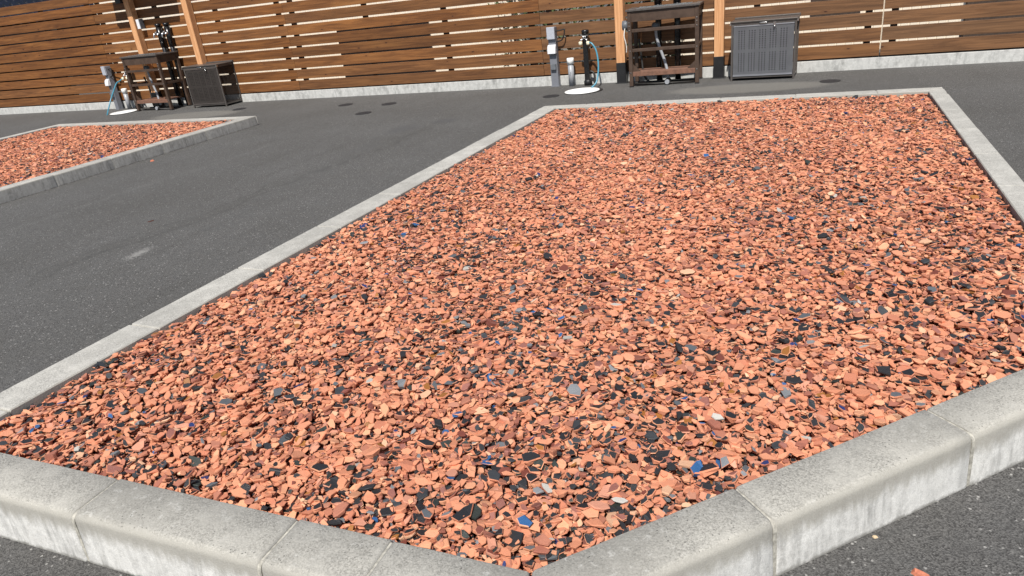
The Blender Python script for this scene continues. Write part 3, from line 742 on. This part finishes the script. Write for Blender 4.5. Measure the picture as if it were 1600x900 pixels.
cabinet(-8.925, 8.222, R(1.2), 'dark cabinet with see-through mesh side, beside the far left sink table', M_CABDOOR_REFL, .365)

def power_post(x, y, rz, label):
    r = empty('power_post', (x, y, 0), rz, label, 'power post', 'grey power posts by the fence'); 
    bm = bmesh.new(); box(bm, -.047, .047, -.03, .050, 0, .70); obj('column', bm, M_GREYP, r, bevel=.004)
    bm = bmesh.new(); box(bm, -.05, .05, -.062, -.031, .565, .705); obj('meter_box', bm, M_GREYL, r, bevel=.004)
    def hood(z):
        bm = bmesh.new(); w = .05; pr = [(-.031, z), (-.05, z-.005), (-.066, z-.03), (-.075, z-.065), (-.078, z-.10), (-.031, z-.10)]
        a = [bm.verts.new((-w, *p)) for p in pr]; b = [bm.verts.new((w, *p)) for p in pr]; bm.faces.new(a); bm.faces.new(b[::-1])
        for i in range(6): bm.faces.new((a[i], a[(i+1) % 6], b[(i+1) % 6], b[i]))
        o = obj('socket_hood', bm, M_HOOD, r); bm = bmesh.new(); box(bm, -.035, .035, -.07, -.034, z-.112, z-.1005); obj('socket', bm, M_DGREY, o)
    hood(.50)
    bm = bmesh.new(); box(bm, -.034, .034, -.062, -.031, .205, .275); obj('lower_socket', bm, M_DGREY, r, bevel=.004)
    bm = bmesh.new(); box(bm, -.055, .055, -.04, .045, 0, .012); obj('foot_plate', bm, M_GREYP, r)
    bm = bmesh.new(); tube(bm, spline([(.047, .0, .655), (.09, -.005, .655), (.16, -.01, .665), (.165, -.01, .655), (.155, -.01, .60), (.12, -.005, .545), (.047, .0, .53)]), .0085, 8); obj('cable', bm, M_CABLE, r)
power_post(-3.10, 8.545, 0, 'slim grey power post with white socket hood, left of the nearer white bollard')
power_post(-10.93, 8.51, R(-10), 'slim grey power post in front of the fence at the far left')

def bollard(x, y, label):
    r = empty('pipe_bollard', (x, y, 0), 0, label, 'bollard', 'short grey pipes with white caps')
    bm = bmesh.new(); lathe(bm, [(.036, 0), (.036, .262)]); obj('pipe', bm, M_PIPE, r)
    bm = bmesh.new(); lathe(bm, [(.044, .262), (.044, .325), (.04, .332), (.02, .333)]); obj('cap', bm, M_WHITE, r)
    bm = bmesh.new(); box(bm, -.008, -.001, -.0375, -.034, .13, .15); box(bm, .0, .007, -.0375, -.034, .155, .168); obj('sticker', bm, M_DGREY, r)
bollard(-2.875, 8.50, 'grey pipe bollard with white cap between power post and black tap post')
bollard(-10.66, 8.50, 'grey pipe bollard with white cap beside the far left power post')

def standpipe(x, y, tap_dir, hose, label):
    r = empty('standpipe', (x, y, 0), 0, label, 'standpipe', 'black standpipes with hoses')
    bm = bmesh.new(); box(bm, -.032, .032, -.032, .032, 0, .60); obj('column', bm, M_BLACKG, r, bevel=.005)
    bm = bmesh.new(); lathe(bm, [(.043, .60), (.045, .635), (.03, .645)]); obj('cap', bm, M_BLACKG, r)
    tp = bmesh.new()
    for s in (-1, 1): tube(tp, [(s*.012, -.03, .545), (s*.012, -.06, .545), (s*.035, -.075, .535), (s*.042, -.078, .51)], .009, 10); tube(tp, [(s*.012, -.05, .545), (s*.012, -.05, .58)], .006, 8)
    box(tp, -.045, .045, -.056, -.046, .578, .586); obj('tap', tp, M_STEEL, r)
    bm = bmesh.new(); lathe(bm, [(.018, -.02), (.022, -.01), (.022, .012), (.014, .02)], (-.042*tap_dir, -.078, .50)); lathe(bm, [(.016, -.024), (.021, -.012), (.021, .01), (.014, .018)], (.052*tap_dir, -.08, .50), 16)
    obj('hose_connector', bm, M_BRASS, r)
    bm = bmesh.new(); tube(bm, spline(hose, 10), .0098, 10); obj('hose', bm, M_TEAL, r)
    bm = bmesh.new(); lathe(bm, [(.05, 0), (.05, .05), (.037, .07)], (.0, .0, .0), 14); obj('foot_sleeve', bm, M_BLACK, r)
    bm = bmesh.new(); tube(bm, spline([(.03, .02, .16), (.07, .02, .14), (.085, .01, .08), (.08, .0, .02)]), .014, 8); obj('insulated_pipe', bm, M_CABLE, r)
standpipe(-2.665, 8.50, 1, [(.055, -.08, .50), (.10, -.09, .49), (.155, -.11, .41), (.185, -.15, .28), (.19, -.20, .15), (.175, -.25, .06), (.13, -.30, .012)], 'black standpipe with teal hose left of the nearer sink table')
standpipe(-10.45, 8.50, -1, [(-.05, -.08, .50), (-.075, -.13, .47), (-.085, -.20, .44), (-.075, -.30, .34), (-.055, -.41, .23), (-.06, -.50, .10), (-.08, -.55, .0)], 'black standpipe with teal hose beside the far left sink table')

def disc(x, y, rx, label):
    r = empty('drain_lid', (x, y, 0), 0, label, 'drain lid', 'round white drain lids')
    bm = bmesh.new(); lathe(bm, [(rx, .004), (rx, .009), (rx-.006, .012)], n=48); obj('lid', bm, M_WHITE, r)
    bm = bmesh.new(); lathe(bm, [(rx+.022, .0), (rx+.022, .0065), (rx+.001, .0075)], (.012, .012, .0002), n=48); obj('rim', bm, M_BLACK, r)
disc(-2.60, 8.035, .205, 'round white lid on the asphalt under the nearer teal hose')
disc(-10.38, 8.14, .205, 'round white lid on the asphalt beside the far left hose end')

for (px, py, l) in (((540, 164), None, 'dark round cover nearest the fence, left one of the trio on the asphalt'), ((608, 162.5), None, 'dark round cover, right one of the trio on the asphalt'),
                    ((568, 177), None, 'dark round cover, the one of the trio farthest from the fence'), ((1297, 127), None, 'dark round cover right of the perforated cabinet'),
                    ((861, 150.5), None, 'small dark round cover left of the nearer white drain lid'), ((374, 170.6), None, 'dark round cover in front of the far mesh-sided cabinet')):
    gx, gy = ground_pt(px[0], px[1], 0); bm = bmesh.new(); lathe(bm, [(.098, 0), (.098, .003), (.094, .0045)], n=32)
    o = obj('valve_cover', bm, M_COVER); o.location = (gx, gy, .0005); tag(o, l, 'valve cover', 'dark round covers set in the asphalt')

# ------------------------------------------------------------------ stray chips on the asphalt
M_CHIP = plain('terracotta_chip', (.50, .17, .10), .9, 0, .2, 120); M_CHIPD = plain('dark_red_chip', (.07, .022, .014), .9); M_TAN = plain('tan_pebble', (.55, .42, .27), .9)
def chip(px, py, sx, sy, sz, rz, mt, label, seed):
    gx, gy = ground_pt(px, py, 0); q = random.Random(seed); bm = bmesh.new(); n = 6; t = []; b = []
    for k in range(n):
        a = 2*math.pi*(k+q.uniform(-.25, .25))/n; rr = q.uniform(.8, 1.1)
        b.append(bm.verts.new((sx*rr*math.cos(a), sy*rr*math.sin(a), 0))); t.append(bm.verts.new((sx*rr*.75*math.cos(a)+q.uniform(-.1, .1)*sx, sy*rr*.7*math.sin(a), sz*q.uniform(.7, 1.1))))
    bm.faces.new(t); bm.faces.new(b[::-1])
    for k in range(n): bm.faces.new((b[k], b[(k+1) % n], t[(k+1) % n], t[k]))
    o = obj('tile_chip', bm, mt); o.location = (gx, gy, .001); o.rotation_euler.z = rz; tag(o, label, 'tile chip')
chip(1440, 902, .028, .011, .012, R(-40), M_CHIP, 'long orange tile chip on the asphalt at the bottom right edge', 1)
chip(1367, 840, .007, .005, .004, 0, M_TAN, 'tiny tan pebble on the asphalt outside the right front kerb', 2)
chip(238, 252, .022, .018, .014, .5, M_CHIP, 'small orange tile chip on the lane beside the far bed', 3)
chip(236, 346, .030, .007, .004, 1.2, M_CHIPD, 'thin dark red sliver lying in the middle of the lane', 4)
